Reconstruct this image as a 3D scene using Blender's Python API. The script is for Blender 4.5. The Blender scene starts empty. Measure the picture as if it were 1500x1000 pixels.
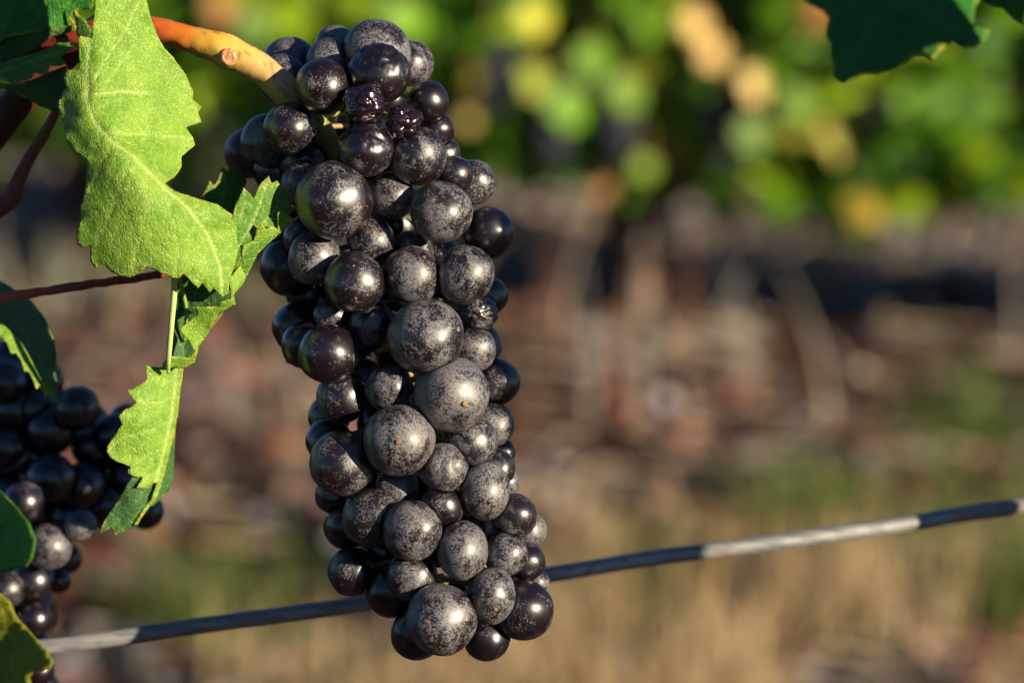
import bpy, math, random
import numpy as np
from mathutils import Vector, noise as mnoise
from mathutils.geometry import delaunay_2d_cdt

# ------------------------------------------------------------------ camera
R = math.radians
scene = bpy.context.scene
FPX = 4166.7
D0 = 0.646
S = D0 / FPX                       # metres per photo pixel at the bunch
CAM = np.array([0.0, 0.0, 0.8])
PITCH = R(10)
XR = np.array([1.0, 0, 0])
FW = np.array([0, math.cos(PITCH), -math.sin(PITCH)])
UP = np.array([0, math.sin(PITCH), math.cos(PITCH)])
cd = bpy.data.cameras.new('camera')
cam = bpy.data.objects.new('camera', cd)
scene.collection.objects.link(cam)
cam.location = CAM
cam.rotation_euler = (R(90) - PITCH, 0, 0)
cd.lens = 100; cd.sensor_width = 36
cd.clip_start = 0.01; cd.clip_end = 800
cd.dof.use_dof = True
cd.dof.focus_distance = D0 - 110 * S
cd.dof.aperture_fstop = 9.5
scene.camera = cam

# ------------------------------------------------------------------ light
SUN_EL, SUN_AZ = R(14), R(180 - 52)
world = bpy.data.worlds.new('World'); scene.world = world
world.use_nodes = True
nt = world.node_tree; nt.nodes.clear()
sky = nt.nodes.new('ShaderNodeTexSky'); sky.sky_type = 'NISHITA'; sky.sun_disc = False
sky.altitude = 2500; sky.ozone_density = 4.5; sky.dust_density = 0.3; sky.sun_elevation = SUN_EL; sky.sun_rotation = SUN_AZ
bg = nt.nodes.new('ShaderNodeBackground'); bg.inputs[1].default_value = 0.05
wo = nt.nodes.new('ShaderNodeOutputWorld')
nt.links.new(sky.outputs[0], bg.inputs[0]); nt.links.new(bg.outputs[0], wo.inputs[0])
sd = bpy.data.lights.new('sun', 'SUN'); sd.energy = 5; sd.angle = R(0.5); sd.color = (1, 0.84, 0.58)
sun = bpy.data.objects.new('sun', sd); scene.collection.objects.link(sun)
SD = Vector((math.sin(SUN_AZ) * math.cos(SUN_EL), math.cos(SUN_AZ) * math.cos(SUN_EL), math.sin(SUN_EL)))
sun.rotation_euler = SD.to_track_quat('Z', 'Y').to_euler()
sun.location = (2, -2, 3)
scene.view_settings.view_transform = 'Standard'
scene.view_settings.look = 'None'
scene.view_settings.exposure = 1.05
scene.view_settings.gamma = 1

rng = np.random.default_rng(7)
random.seed(7)
C = scene.collection

# ------------------------------------------------------------------ helpers
def W(px, py, d):
    return CAM + XR * ((px - 750) / FPX * d) + UP * ((500 - py) / FPX * d) + FW * d

def PZ(px, py, z):
    return W(px, py, D0 - z * S)

def PZa(P):
    P = np.asarray(P, float)
    d = D0 - P[:, 2] * S
    return CAM + np.outer((P[:, 0] - 750) / FPX * d, XR) + np.outer((500 - P[:, 1]) / FPX * d, UP) + np.outer(d, FW)

def wloc(o):
    l = np.zeros(3)
    while o is not None:
        l = l + np.array(o.location); o = o.parent
    return l

def tag(o, label=None, cat=None, group=None, kind=None):
    if label: o['label'] = label
    if cat: o['category'] = cat
    if group: o['group'] = group
    if kind: o['kind'] = kind
    return o

def empty(name, loc, label, cat, group=None):
    o = bpy.data.objects.new(name, None); C.objects.link(o)
    o.location = loc; o.empty_display_size = 0.01
    return tag(o, label, cat, group)

def obj(name, V, F, mat, parent=None, loc=None, cols=None, attrs=None, smooth=True, solid=0):
    V = np.asarray(V, float)
    pl = wloc(parent)
    if loc is None: loc = pl
    me = bpy.data.meshes.new(name)
    me.from_pydata((V - loc).tolist(), [], F if isinstance(F, list) else F.tolist())
    if cols is not None:
        a = me.color_attributes.new('Col', 'FLOAT_COLOR', 'POINT')
        cc = np.ones((len(V), 4)); cc[:, :3] = cols
        a.data.foreach_set('color', cc.ravel())
    for k, v in (attrs or {}).items():
        a = me.attributes.new(k, 'FLOAT', 'POINT'); a.data.foreach_set('value', np.asarray(v, float))
    if smooth: me.polygons.foreach_set('use_smooth', [True] * len(me.polygons))
    me.materials.append(mat); me.update()
    o = bpy.data.objects.new(name, me); C.objects.link(o)
    o.parent = parent
    o.location = np.asarray(loc) - pl
    if solid:
        m = o.modifiers.new('thickness', 'SOLIDIFY'); m.thickness = solid; m.offset = 0
    return o

def tube(path, rad, n=16, cap=True, sub=6):
    """smooth tube through world points; returns V, F, t per vertex"""
    P = np.asarray(path, float); rad = np.asarray(rad, float)
    if sub > 1 and len(P) > 2:
        out, ro, to = [], [], []
        for i in range(len(P) - 1):
            p0, p1, p2, p3 = P[max(i-1, 0)], P[i], P[i+1], P[min(i+2, len(P)-1)]
            r0, r1, r2, r3 = rad[max(i-1, 0)], rad[i], rad[i+1], rad[min(i+2, len(P)-1)]
            for k in range(sub):
                t = k / sub
                h = lambda a, b, c, d: 0.5*((2*b)+(-a+c)*t+(2*a-5*b+4*c-d)*t*t+(-a+3*b-3*c+d)*t**3)
                out.append(h(p0, p1, p2, p3)); ro.append(h(r0, r1, r2, r3)); to.append((i + t) / (len(P)-1))
        out.append(P[-1]); ro.append(rad[-1]); to.append(1)
        P, rad, T = np.array(out), np.array(ro), np.array(to)
    else:
        T = np.linspace(0, 1, len(P))
    V, F, tv = [], [], []
    tan = np.gradient(P, axis=0)
    ref = np.array([0.13, 0.2, 1.0])
    for i in range(len(P)):
        t = tan[i] / (np.linalg.norm(tan[i]) + 1e-12)
        a = np.cross(t, ref); a /= (np.linalg.norm(a) + 1e-12); b = np.cross(t, a)
        ref = np.cross(a, t) if abs(np.dot(t, ref)) < .95 else ref
        for k in range(n):
            an = 2*math.pi*k/n
            V.append(P[i] + rad[i]*(a*math.cos(an) + b*math.sin(an))); tv.append(T[i])
    for i in range(len(P)-1):
        for k in range(n):
            F.append([i*n+k, i*n+(k+1) % n, (i+1)*n+(k+1) % n, (i+1)*n+k])
    if cap:
        F.append(list(range(n))[::-1]); F.append([(len(P)-1)*n+k for k in range(n)])
    return np.array(V), F, np.array(tv)

_ico = {}
def ico(sub):
    if sub in _ico: return _ico[sub]
    t = (1+5**.5)/2
    v = [(-1,t,0),(1,t,0),(-1,-t,0),(1,-t,0),(0,-1,t),(0,1,t),(0,-1,-t),(0,1,-t),(t,0,-1),(t,0,1),(-t,0,-1),(-t,0,1)]
    v = [np.array(a)/np.linalg.norm(a) for a in v]
    f = [(0,11,5),(0,5,1),(0,1,7),(0,7,10),(0,10,11),(1,5,9),(5,11,4),(11,10,2),(10,7,6),(7,1,8),(3,9,4),(3,4,2),(3,2,6),(3,6,8),(3,8,9),(4,9,5),(2,4,11),(6,2,10),(8,6,7),(9,8,1)]
    for _ in range(sub):
        c = {}; nf = []
        def mid(a, b):
            k = (min(a, b), max(a, b))
            if k not in c:
                m = v[a]+v[b]; v.append(m/np.linalg.norm(m)); c[k] = len(v)-1
            return c[k]
        for a, b, d in f:
            x, y, z = mid(a, b), mid(b, d), mid(d, a)
            nf += [(a,x,z),(b,y,x),(d,z,y),(x,y,z)]
        f = nf
    _ico[sub] = (np.array(v), [list(q) for q in f])
    return _ico[sub]

class MB:
    def __init__(s): s.V=[]; s.F=[]; s.c=[]; s.n=0
    def add(s, V, F, col):
        V = np.asarray(V); s.V.append(V)
        s.F += [[i+s.n for i in f] for f in F]
        col = np.asarray(col, float)
        s.c.append(np.tile(col, (len(V), 1)) if col.ndim == 1 else col); s.n += len(V)
    def build(s, name, mat, parent=None, **k):
        return obj(name, np.vstack(s.V), s.F, mat, parent, cols=np.vstack(s.c), **k)

# ------------------------------------------------------------------ materials
def newmat(name):
    m = bpy.data.materials.new(name); m.use_nodes = True
    m.node_tree.nodes.clear(); return m, m.node_tree
class NB:
    def __init__(s, nt): s.nt = nt
    def n(s, typ, ins=None, **props):
        x = s.nt.nodes.new(typ)
        for k, v in props.items(): setattr(x, k, v)
        for k, v in (ins or {}).items():
            if isinstance(v, bpy.types.NodeSocket): s.nt.links.new(v, x.inputs[k])
            else: x.inputs[k].default_value = v
        return x
    def math(s, op, a, b=0.0, c=0.0, clamp=False):
        x = s.n('ShaderNodeMath', {0: a, 1: b, 2: c}, operation=op); x.use_clamp = clamp; return x.outputs[0]
    def mix(s, f, a, b):
        x = s.nt.nodes.new('ShaderNodeMix'); x.data_type = 'RGBA'
        for i, v in ((0, f), (6, a), (7, b)):
            if isinstance(v, bpy.types.NodeSocket): s.nt.links.new(v, x.inputs[i])
            else: x.inputs[i].default_value = v
        return x.outputs[2]
    def ramp(s, f, a, b):            # smooth 0..1 between a and b
        return s.n('ShaderNodeMapRange', {0: f, 1: a, 2: b, 3: 0.0, 4: 1.0}, interpolation_type='SMOOTHSTEP').outputs[0]
    def noise(s, vec, scale, detail=4, rough=.5, dist=0):
        return s.n('ShaderNodeTexNoise', {'Vector': vec, 'Scale': scale, 'Detail': detail, 'Roughness': rough, 'Distortion': dist}).outputs[0]
def C4(c): return (c[0], c[1], c[2], 1)

def grape_mat(name='grape_skin', raisin=False):
    m, t = newmat(name); b = NB(t)
    tc = b.n('ShaderNodeTexCoord').outputs['Object']
    oi = b.n('ShaderNodeObjectInfo')
    sep = b.n('ShaderNodeSeparateColor', {0: oi.outputs['Color']})
    off = b.math('MULTIPLY', oi.outputs['Random'], 37.0)
    vec = b.n('ShaderNodeVectorMath', {0: tc, 1: (1000, 1000, 1000)}, operation='MULTIPLY').outputs[0]
    offv = b.n('ShaderNodeCombineXYZ', {0: off, 1: b.math('MULTIPLY', off, 1.7), 2: off}).outputs[0]
    vec = b.n('ShaderNodeVectorMath', {0: vec, 1: offv}, operation='ADD').outputs[0]
    big = b.noise(vec, 0.16, 3, .6, .6)
    med = b.noise(vec, 1.05, 5, .7, 1.2)
    fine = b.noise(vec, 2.6, 5, .75, .6)
    v = b.math('ADD', b.math('MULTIPLY', big, 1.45), b.math('MULTIPLY', med, 1.25))
    v = b.math('ADD', v, b.math('MULTIPLY', fine, 1.5))          # mean about 1.55
    thr = b.math('SUBTRACT', 2.59, b.math('MULTIPLY', sep.outputs[0], 0.74))
    mask = b.ramp(v, thr, b.math('ADD', thr, 0.07))
    haze = b.ramp(v, b.math('SUBTRACT', thr, 0.25), b.math('ADD', thr, 0.35))
    holes = b.ramp(b.noise(vec, 2.3, 5, .78, 1.2), .46, .495)
    mk = b.math('ADD', b.math('MULTIPLY', b.math('MULTIPLY', mask, holes), 0.88), b.math('MULTIPLY', haze, 0.12))
    skin = b.mix(b.noise(vec, .3, 2), (0.0015, 0.001, 0.0045, 1), (0.010, 0.003, 0.007, 1))
    tone = b.mix(b.noise(vec, .4, 2), (0.085, 0.098, 0.150, 1), (0.195, 0.172, 0.155, 1))
    dust = b.ramp(fine, .62, .68)
    tone = b.mix(b.math('MULTIPLY', dust, .35), tone, (0.22, 0.19, 0.15, 1))
    col = b.mix(mk, skin, tone)
    rough = b.math('ADD', 0.29, b.math('MULTIPLY', mk, 0.27))
    rough = b.math('ADD', rough, b.math('MULTIPLY', sep.outputs[0], .06))
    h = b.math('ADD', b.math('MULTIPLY', mask, .35), b.math('MULTIPLY', b.noise(vec, 3.2, 3, .6), .5))
    bp = b.n('ShaderNodeBump', {'Strength': .35, 'Distance': 0.00008, 'Height': h})
    p = b.n('ShaderNodeBsdfPrincipled', {'Base Color': col, 'Roughness': rough, 'Normal': bp.outputs[0],
            'Specular IOR Level': 0.8, 'IOR': 1.6, 'Sheen Weight': 0.0})
    if raisin:
        p.inputs['Roughness'].default_value = .2
        t.links.remove(p.inputs['Roughness'].links[0])
        t.links.new(b.mix(b.math('MULTIPLY', mk, .35), (0.010, 0.0025, 0.008, 1), (0.12, 0.09, 0.10, 1)), p.inputs['Base Color'])
    o = b.n('ShaderNodeOutputMaterial', {0: p.outputs[0]})
    return m

def leaf_mat(name, base, pale, veincol, trans=.22, rough=.5, hair=0.0, edge=(.55, .42, .06)):
    m, t = newmat(name); b = NB(t)
    tc = b.n('ShaderNodeTexCoord').outputs['Object']
    vec = b.n('ShaderNodeVectorMath', {0: tc, 1: (1000, 1000, 1000)}, operation='MULTIPLY').outputs[0]
    wv = b.n('ShaderNodeVectorMath', {0: vec, 1: b.n('ShaderNodeVectorMath', {0: b.n('ShaderNodeTexNoise', {'Vector': vec, 'Scale': .5}).outputs[1], 1: (1.6, 1.6, 1.6)}, operation='MULTIPLY').outputs[0]}, operation='ADD').outputs[0]
    vo1 = b.n('ShaderNodeTexVoronoi', {'Vector': wv, 'Scale': 0.42}, feature='DISTANCE_TO_EDGE').outputs[0]
    vo2 = b.n('ShaderNodeTexVoronoi', {'Vector': wv, 'Scale': 1.25}, feature='DISTANCE_TO_EDGE').outputs[0]
    r1 = b.math('SUBTRACT', 1.0, b.ramp(vo1, 0.0, .07))
    r2 = b.math('SUBTRACT', 1.0, b.ramp(vo2, 0.0, .14))
    va = b.n('ShaderNodeAttribute', attribute_name='vein').outputs['Fac']
    ea = b.n('ShaderNodeAttribute', attribute_name='edge').outputs['Fac']
    n1 = b.noise(vec, .12, 5, .6)
    n2 = b.noise(vec, .9, 4, .7)
    col = b.mix(b.ramp(n1, .35, .65), C4(base), C4(pale))
    col = b.mix(b.math('MULTIPLY', b.ramp(n2, .4, .75), .35), col, C4([c*1.5 for c in pale]))
    col = b.mix(b.math('MULTIPLY', r1, .34), col, C4(veincol))
    col = b.mix(b.math('MULTIPLY', r2, .26), col, C4(veincol))
    if hair:
        st = b.n('ShaderNodeMapping', {'Vector': vec, 'Rotation': (0, R(32), 0), 'Scale': (2.6, 1.0, .35)}).outputs[0]
        hn = b.ramp(b.noise(st, 1.0, 3, .65, .5), .58, .72)
        col = b.mix(b.math('MULTIPLY', hn, hair), col, (.42, .52, .24, 1))
    spots = b.ramp(b.noise(vec, .45, 2, .5), .71, .76)
    col = b.mix(b.math('MULTIPLY', spots, .5), col, (.4, .25, .12, 1))
    col = b.mix(va, col, C4(veincol))
    col = b.mix(ea, col, C4(edge))
    h = b.math('ADD', b.math('MULTIPLY', r1, -.22), b.math('MULTIPLY', r2, -.3))
    h = b.math('ADD', h, b.math('MULTIPLY', b.noise(vec, .35, 3, .5), 1.6))
    h = b.math('ADD', h, b.math('MULTIPLY', b.noise(vec, 5, 2, .6), .10))
    bp = b.n('ShaderNodeBump', {'Strength': .8, 'Distance': 0.00045, 'Height': h})
    p = b.n('ShaderNodeBsdfPrincipled', {'Base Color': col, 'Roughness': rough, 'Normal': bp.outputs[0], 'Specular IOR Level': .35,
        'Sheen Weight': .0, 'Sheen Roughness': .5})
    tr = b.n('ShaderNodeBsdfTranslucent', {'Color': b.mix(.5, col, (.25, .5, .03, 1)), 'Normal': bp.outputs[0]})
    mx = b.n('ShaderNodeMixShader', {0: trans, 1: p.outputs[0], 2: tr.outputs[0]})
    b.n('ShaderNodeOutputMaterial', {0: mx.outputs[0]})
    return m

def col_mat(name, rough=.7, bump=0, bscale=800, trans=0, spec=.3, mott=.25):
    m, t = newmat(name); b = NB(t)
    a = b.n('ShaderNodeAttribute', attribute_name='Col').outputs['Color']
    tc = b.n('ShaderNodeTexCoord').outputs['Object']
    ns = b.noise(tc, bscale, 5, .65)
    dark = b.n('ShaderNodeVectorMath', {0: a, 1: (.45, .42, .4)}, operation='MULTIPLY').outputs[0]
    col = b.mix(b.math('MULTIPLY', b.ramp(ns, .5, .7), mott*2, clamp=True), a, dark)
    p = b.n('ShaderNodeBsdfPrincipled', {'Base Color': col, 'Roughness': rough, 'Specular IOR Level': spec})
    if bump:
        bp = b.n('ShaderNodeBump', {'Strength': .7, 'Distance': bump, 'Height': ns})
        t.links.new(bp.outputs[0], p.inputs['Normal'])
    out = p.outputs[0]
    if trans:
        tr = b.n('ShaderNodeBsdfTranslucent', {'Color': a})
        out = b.n('ShaderNodeMixShader', {0: trans, 1: out, 2: tr.outputs[0]}).outputs[0]
    b.n('ShaderNodeOutputMaterial', {0: out})
    return m

M_GRAPE = grape_mat(); M_RAISIN = grape_mat('shrivelled_skin', True)
M_SCAR = col_mat('scar', .8, .0001, 3000)
M_STALK = col_mat('stalk', .42, .00015, 900, spec=.4, mott=.12)
M_CANE = col_mat('cane', .55, .0002, 700)
M_BARK = col_mat('bark', .9, .004, 60)
M_FARLEAF = col_mat('far_leaf', .5, 0, 40, trans=.3, mott=.15)
M_FARGRAPE = col_mat('far_grape', .35, 0, 200, spec=.5)
M_LITTER = col_mat('litter', .85, 0, 60)
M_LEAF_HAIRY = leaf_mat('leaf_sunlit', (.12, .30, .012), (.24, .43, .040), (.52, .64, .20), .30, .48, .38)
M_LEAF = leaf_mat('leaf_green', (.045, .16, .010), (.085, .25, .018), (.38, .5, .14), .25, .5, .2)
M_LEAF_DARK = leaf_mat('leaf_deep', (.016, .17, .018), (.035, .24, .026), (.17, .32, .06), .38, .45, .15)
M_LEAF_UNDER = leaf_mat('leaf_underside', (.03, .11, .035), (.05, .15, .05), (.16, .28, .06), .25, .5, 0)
M_LEAF_YELLOW = leaf_mat('leaf_yellowing', (.19, .27, .012), (.30, .30, .02), (.4, .4, .06), .35, .5, 0, (.5, .35, .05))

# ------------------------------------------------------------------ grape bunches
def relax(G, it=60, slack=.90, fixed=None):
    """move grapes along the view axis only, until neighbours touch rather than swallow each other"""
    G = [list(g) for g in G]
    n = len(G)
    for _ in range(it):
        for i in range(n):
            for j in range(i+1, n):
                dx = G[i][0]-G[j][0]; dy = G[i][1]-G[j][1]
                need = slack*(G[i][2]+G[j][2])
                d2 = dx*dx+dy*dy
                if d2 >= need*need: continue
                dz = G[i][3]-G[j][3]
                want = math.sqrt(need*need-d2)
                if abs(dz) < want:
                    s = (want-abs(dz))*.25*(1 if dz >= 0 else -1)
                    G[i][3] += s; G[j][3] -= s
    return G

def build_bunch(root, G, bloom_fn, sub=4, style=None, lit_label=None):
    """G rows: px, py, r(px), z(px), rx scale, ry scale, bloom, kind"""
    cen = np.array([PZ(g[0], g[1], g[3]) for g in G])
    rad = np.array([g[2]*S*(D0-g[3]*S)/D0 for g in G])
    sv, sf = ico(sub)
    objs = []
    for i, g in enumerate(G):
        sx, sy = g[4], g[5]
        D = sv.copy()
        seed = i*3.1
        # gentle irregularity
        q = np.array([mnoise.noise(Vector(p*1.3+seed)) for p in D]) if sub >= 4 else np.zeros(len(D))
        rr = 1+q*.05
        kind = g[7]
        if kind == 'raisin':
            for k, p in enumerate(D):
                v = Vector(p*np.array([.8,1.1,1.4])+seed)
                f1 = (1-abs(mnoise.noise(v)))**7; f2 = (1-abs(mnoise.noise(v*2.1)))**8
                rr[k] = 1.0-.20*f1-.06*f2+.22*mnoise.noise(Vector(p*1.1+seed+4))
        elif kind == 'half':     # top caved in and wrinkled
            for k, p in enumerate(D):
                up = np.dot(p, UP)*.8 + np.dot(p, -FW)*.45
                w = min(max((up-.25)/.35, 0), 1)
                v = Vector(p*1.5+seed)
                rr[k] *= 1 - w*(.03+.07*(1-abs(mnoise.noise(v)))**3+.05*(1-abs(mnoise.noise(v*2.6)))**5)
        elif kind == 'wrinkle':
            for k, p in enumerate(D):
                v = Vector(p*np.array([1.6, 1.6, 2.6])+seed)
                rr[k] *= 1.0-.13*(1-abs(mnoise.noise(v)))**6-.05*(1-abs(mnoise.noise(v*2.3)))**7
        elif kind == 'facet':
            for k, p in enumerate(D):
                v = Vector(p*1.2+seed)
                rr[k] *= .94+.12*abs(mnoise.noise(v))
        V = D*(rad[i]*rr)[:, None]
        cx = V @ XR; cu = V @ UP
        V = V+np.outer(cx*(sx-1), XR)+np.outer(cu*(sy-1), UP)+cen[i]
        for j in range(len(G)):
            if j == i: continue
            dv = cen[j]-cen[i]; d = np.linalg.norm(dv)
            if d >= (rad[i]+rad[j])*1.02 or d < 1e-6: continue
            if d < rad[i]*.45: continue
            n = dv/d; h = (d*d+rad[i]**2-rad[j]**2)/(2*d)
            if h < rad[i]*.2: continue
            t = (V-cen[i]) @ n
            ex = t-h+0.00004
            # soft plane contact
            k = .0004
            push = np.where(ex > -k, (np.clip(ex, -k, k)+k)**2/(4*k), 0); push = np.where(ex > k, ex, push)
            V = V-np.outer(push, n)
        o = obj('grape', V, sf, M_RAISIN if kind in ('raisin',) else M_GRAPE, root, loc=cen[i])
        o.color = (g[6], 0, 0, 1)
        objs.append(o)
    return objs, cen, rad

# px, py, r, z, bloom, kind
Gm = [
 # --- top
 (552,80,50,10,.75), (555,106,45,80,.30,'half'), (473.5,127,40,85,.42), (491,66,28,-40,.8), (484,92,35,0,.8),
 (424,94,39,-60,.9), (413,116,36,-50,.8), (601,93,33,-10,.8), (627,149,30,45,.15), (640,190,25,10,.15),
 (533,153,31,95,.2,'raisin'), (590,180,27,100,.35,'raisin'), (536,217,41,105,.4,'half'), (611,228,42,85,.55),
 (425,188,38,60,.5), (392,206,38,-5,.6), (366,224,37,-45,.6), (410,250,38,-20,.3), (443,238,34,0,.3),
 (489,293,55,100,.52), (448,270,36,30,.6), (573,287,34,60,.72), (666,256,27,40,.5), (694,267,32,15,.7), (650,226,24,10,.5),
 (646,311,44,100,.72), (716,341,37,35,.25), (543,352,34,60,.62), (605,368,31,25,.7,'facet'), (681,402,42,90,.66),
 (603,404,42,90,.74), (519,413,43,110,.40), (461,378,38,20,.7), (424,391,42,-20,.2), (424,345,36,-30,.2), (450,350,34,0,.2),
 (717,433,28,0,.3,'facet'), (701,457,29,35,.8,'wrinkle'), (624,493,54,115,.66), (545,477,36,50,.62,'facet'), (481,518,43,80,.38),
 (438,480,38,-5,.15), (447,505,34,10,.15), (487,463,27,30,.5), (695,511,32,35,.72), (704,506,30,-10,.8), (728,560,33,5,.5),
 (661,577,54,105,.85), (571,569,35,80,.80,'facet'), (502,581,38,30,.55), (530,560,34,20,.6),
 (722,622,31,20,.7), (690,646,37,70,.72), (735,662,20,-10,.5), (585,645,51,115,.80), (482,645,33,-10,.2),
 (501,678,47,75,.55), (650,684,36,90,.88,'facet'), (710,718,38,80,.82), (727,686,27,20,.6), (741,706,21,-20,.8),
 (582,714,31,40,.9), (490,724,28,-10,.15), (544,758,42,70,.60), (604,776,43,100,.72), (648,741,31,85,.45), (754,755,32,45,.55),
 (772,777,28,-5,.9), (718,766,28,30,.8), (677,806,39,95,.82), (740,811,32,60,.70), (770,823,28,20,.35),
 (508,771,33,0,.1), (516,837,35,20,.45), (604,843,37,65,.68), (573,865,38,30,.12), (646,907,51,110,.68), (611,927,38,50,.35),
 (720,871,37,95,.75), (455,428,36,-60,.2), (500,448,36,-60,.2), (520,530,36,-50,.2), (482,610,30,-50,.2), (583,330,34,-40,.3), (560,242,36,-40,.2), (505,238,34,-50,.2),
 (462,305,36,-60,.2), (486,172,32,-60,.2), (590,602,36,-20,.3), (602,500,34,-30,.3), (545,702,34,-30,.2), (558,622,34,-40,.2), (622,728,32,-30,.3), (700,612,30,-40,.3), (705,760,30,-30,.3), (645,800,30,-20,.2), (560,806,32,-30,.2),
 (660,470,30,-10,.4), (640,370,30,-10,.4), (575,470,28,10,.4), (767,893,43,50,.35), (713,933,34,35,.25), (787,852,17,-10,.8),
]
def mk(g):
    x, y, r, z, bl = g[:5]; kind = g[5] if len(g) > 5 else ''
    sx, sy = 1, 1
    if (x, y) in ((710,718), (677,806)): sx, sy = .94, 1.1
    if (x, y) == (720,871): sx, sy = .92, 1.1
    if (x, y) == (545,477): sx, sy = .95, 1.1
    return [x, y, r*1.035, z, sx, sy, bl, kind]
Gm = relax([mk(g) for g in Gm], 50, .79)
# the far side of the bunch
axis = [(60,530,85),(150,505,110),(250,520,120),(350,560,125),(450,580,120),(550,610,110),(650,610,105),(750,640,115),(850,650,110),(910,690,60)]
ay = [a[0] for a in axis]
nb = 0
for tries in range(4000):
    y = random.uniform(70, 905); cx = np.interp(y, ay, [a[1] for a in axis]); w = np.interp(y, ay, [a[2] for a in axis])
    r = random.uniform(30, 42); an = random.uniform(0, math.pi)
    rr_ = random.choice([.35, .9])
    x = cx+math.cos(an)*(w-r)*rr_; z = -60-math.sin(an)*(w-r)*rr_*1.15
    if all((x-g[0])**2+(y-g[1])**2+(z-g[3])**2 > (.9*(r+g[2]))**2 for g in Gm):
        Gm.append([x, y, r, z, 1, 1, random.uniform(.1, .7), '']); nb += 1
    if nb > 44: break

bunch = empty('grape_bunch', PZ(470, 185, 20), 'large sharp bunch of dusty black grapes hanging from an orange stalk in the centre', 'grape bunch', 'bunches of black wine grapes')
gobjs, gcen, grad = build_bunch(bunch, Gm, None)
# blossom scars: small corky dots
for sx_, sy_, r_, col in [(621,377,5,(.42,.22,.08)),(547,341,3,(.5,.22,.12)),(518,389,2.6,(.5,.25,.15)),(524,411,2.2,(.45,.1,.06)),(521,437,2.8,(.5,.22,.15)),
    (550,549,3,(.5,.2,.12)),(681,591,6,(.55,.33,.12)),(583,647,5.5,(.45,.2,.12)),(627,911,6,(.5,.2,.13)),(616,778,4.5,(.16,.15,.07)),(771,757,3.5,(.3,.3,.1)),
    (704,825,4,(.4,.15,.08)),(676,308,4,(.42,.32,.12)),(758,832,4,(.45,.35,.15)),(682,255,3.5,(.5,.25,.1)),(726,892,4.5,(.55,.25,.12)),(527,492,4,(.45,.3,.15)),
    (516,759,4.5,(.4,.25,.13)),(392,206,3.5,(.5,.28,.12)),(565,857,3.5,(.35,.35,.2)),(671,482,5,(.4,.3,.2)),(674,705,4,(.45,.3,.15)),(739,700,3,(.4,.3,.15))]:
    best = None
    for k, g in enumerate(Gm):
        dx, dy = sx_-g[0], sy_-g[1]
        if dx*dx+dy*dy < (g[2]*.97)**2:
            z = g[3]+math.sqrt(g[2]**2-dx*dx-dy*dy)
            if best is None or z > best[0]: best = (z, k)
    if best is None: continue
    z, k = best
    c = PZ(sx_, sy_, z-.3); n = c-gcen[k]; n /= np.linalg.norm(n)
    sv, sf = ico(2)
    rr = np.array([1+.5*mnoise.noise(Vector(p*2.2+sx_)) for p in sv])
    V = sv*rr[:, None]*r_*S*.68; col = tuple(.5*q for q in col)
    V = V-np.outer(V @ n, n)*.72+c
    obj('blossom_scar', V, sf, M_SCAR, gobjs[k], loc=c, cols=np.tile(col, (len(V), 1)))

# stalk of the bunch
sp = [(20,92,-55),(60,72,-45),(113,55,-30),(170,38,-10),(225,44,10),(280,58,25),(332,76,38),(385,103,42),(430,146,34),(468,192,8),(510,250,-20),(545,350,-30)]
srd = [15,17,18,18,18.5,19,25,22,22,20,13,9]
V, F, T = tube([PZ(*p) for p in sp], [r*S for r in srd], 28, sub=10)
cs = [(0,(.10,.012,.008)),(.17,(.16,.02,.01)),(.26,(.50,.10,.02)),(.36,(.48,.09,.02)),(.45,(.56,.15,.02)),(.50,(.62,.34,.04)),(.54,(.60,.40,.07)),(.60,(.56,.36,.10)),
      (.68,(.52,.32,.14)),(.75,(.34,.30,.08)),(.82,(.25,.28,.05)),(1,(.12,.16,.03))]
stc = np.array([[np.interp(t+.02*mnoise.noise(Vector(v)*180), [c[0] for c in cs], [c[1][k] for c in cs]) for k in range(3)] for t, v in zip(T, V)])
axc = np.array([V[(i//28)*28:(i//28)*28+28].mean(0) for i in range(len(V))])
lowside = np.clip(-((V-axc) @ UP)/(np.linalg.norm(V-axc, axis=1)+1e-9), 0, 1)
gsel = (lowside*np.clip((T-.45)*8, 0, 1)*.75)[:, None]
stc = stc*(1-gsel)+np.array([.27, .27, .03])*gsel  # greener underside; the shading of the lower edge is mixed into the colour too
for i, v in enumerate(V):          # rosy flush and brown flecks along the bark
    f = mnoise.noise(Vector(v)*160+Vector((3, 1, 2)))
    if T[i] > .46 and f > .1: stc[i] = stc[i]*(1-.5*min(f*2, 1))+np.array([.42, .17, .12])*.5*min(f*2, 1)
    g2 = mnoise.noise(Vector(v)*700)
    if g2 > .35: stc[i] *= .55
V = V+np.array([[mnoise.noise(Vector(v)*330)*.00025]*3 for v in V])
stalk = obj('stalk', V, F, M_STALK, bunch, cols=stc)
c = PZ(335, 84, 61); sv, sf = ico(3)
n = np.array([0.05, -1, .05]); n /= np.linalg.norm(n)
rr = np.array([1+.16*mnoise.noise(Vector(p*3)) for p in sv])
V = sv*rr[:, None]*13*S; dd = np.array([p @ n for p in sv]); rad2 = np.linalg.norm(sv-np.outer(dd, n), axis=1)
V = V-np.outer(V @ n, n)*.6 + np.outer(np.where((rad2 > .55) & (rad2 < .9) & (dd > 0), 1.8*S, 0), n)*1+c
ncol = np.array([[.5, .27, .13] if mnoise.noise(Vector(p*4)) > -.05 else [.36, .14, .06] for p in sv])
obj('node_scar', V, sf, M_STALK, stalk, loc=c, cols=ncol)
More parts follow.
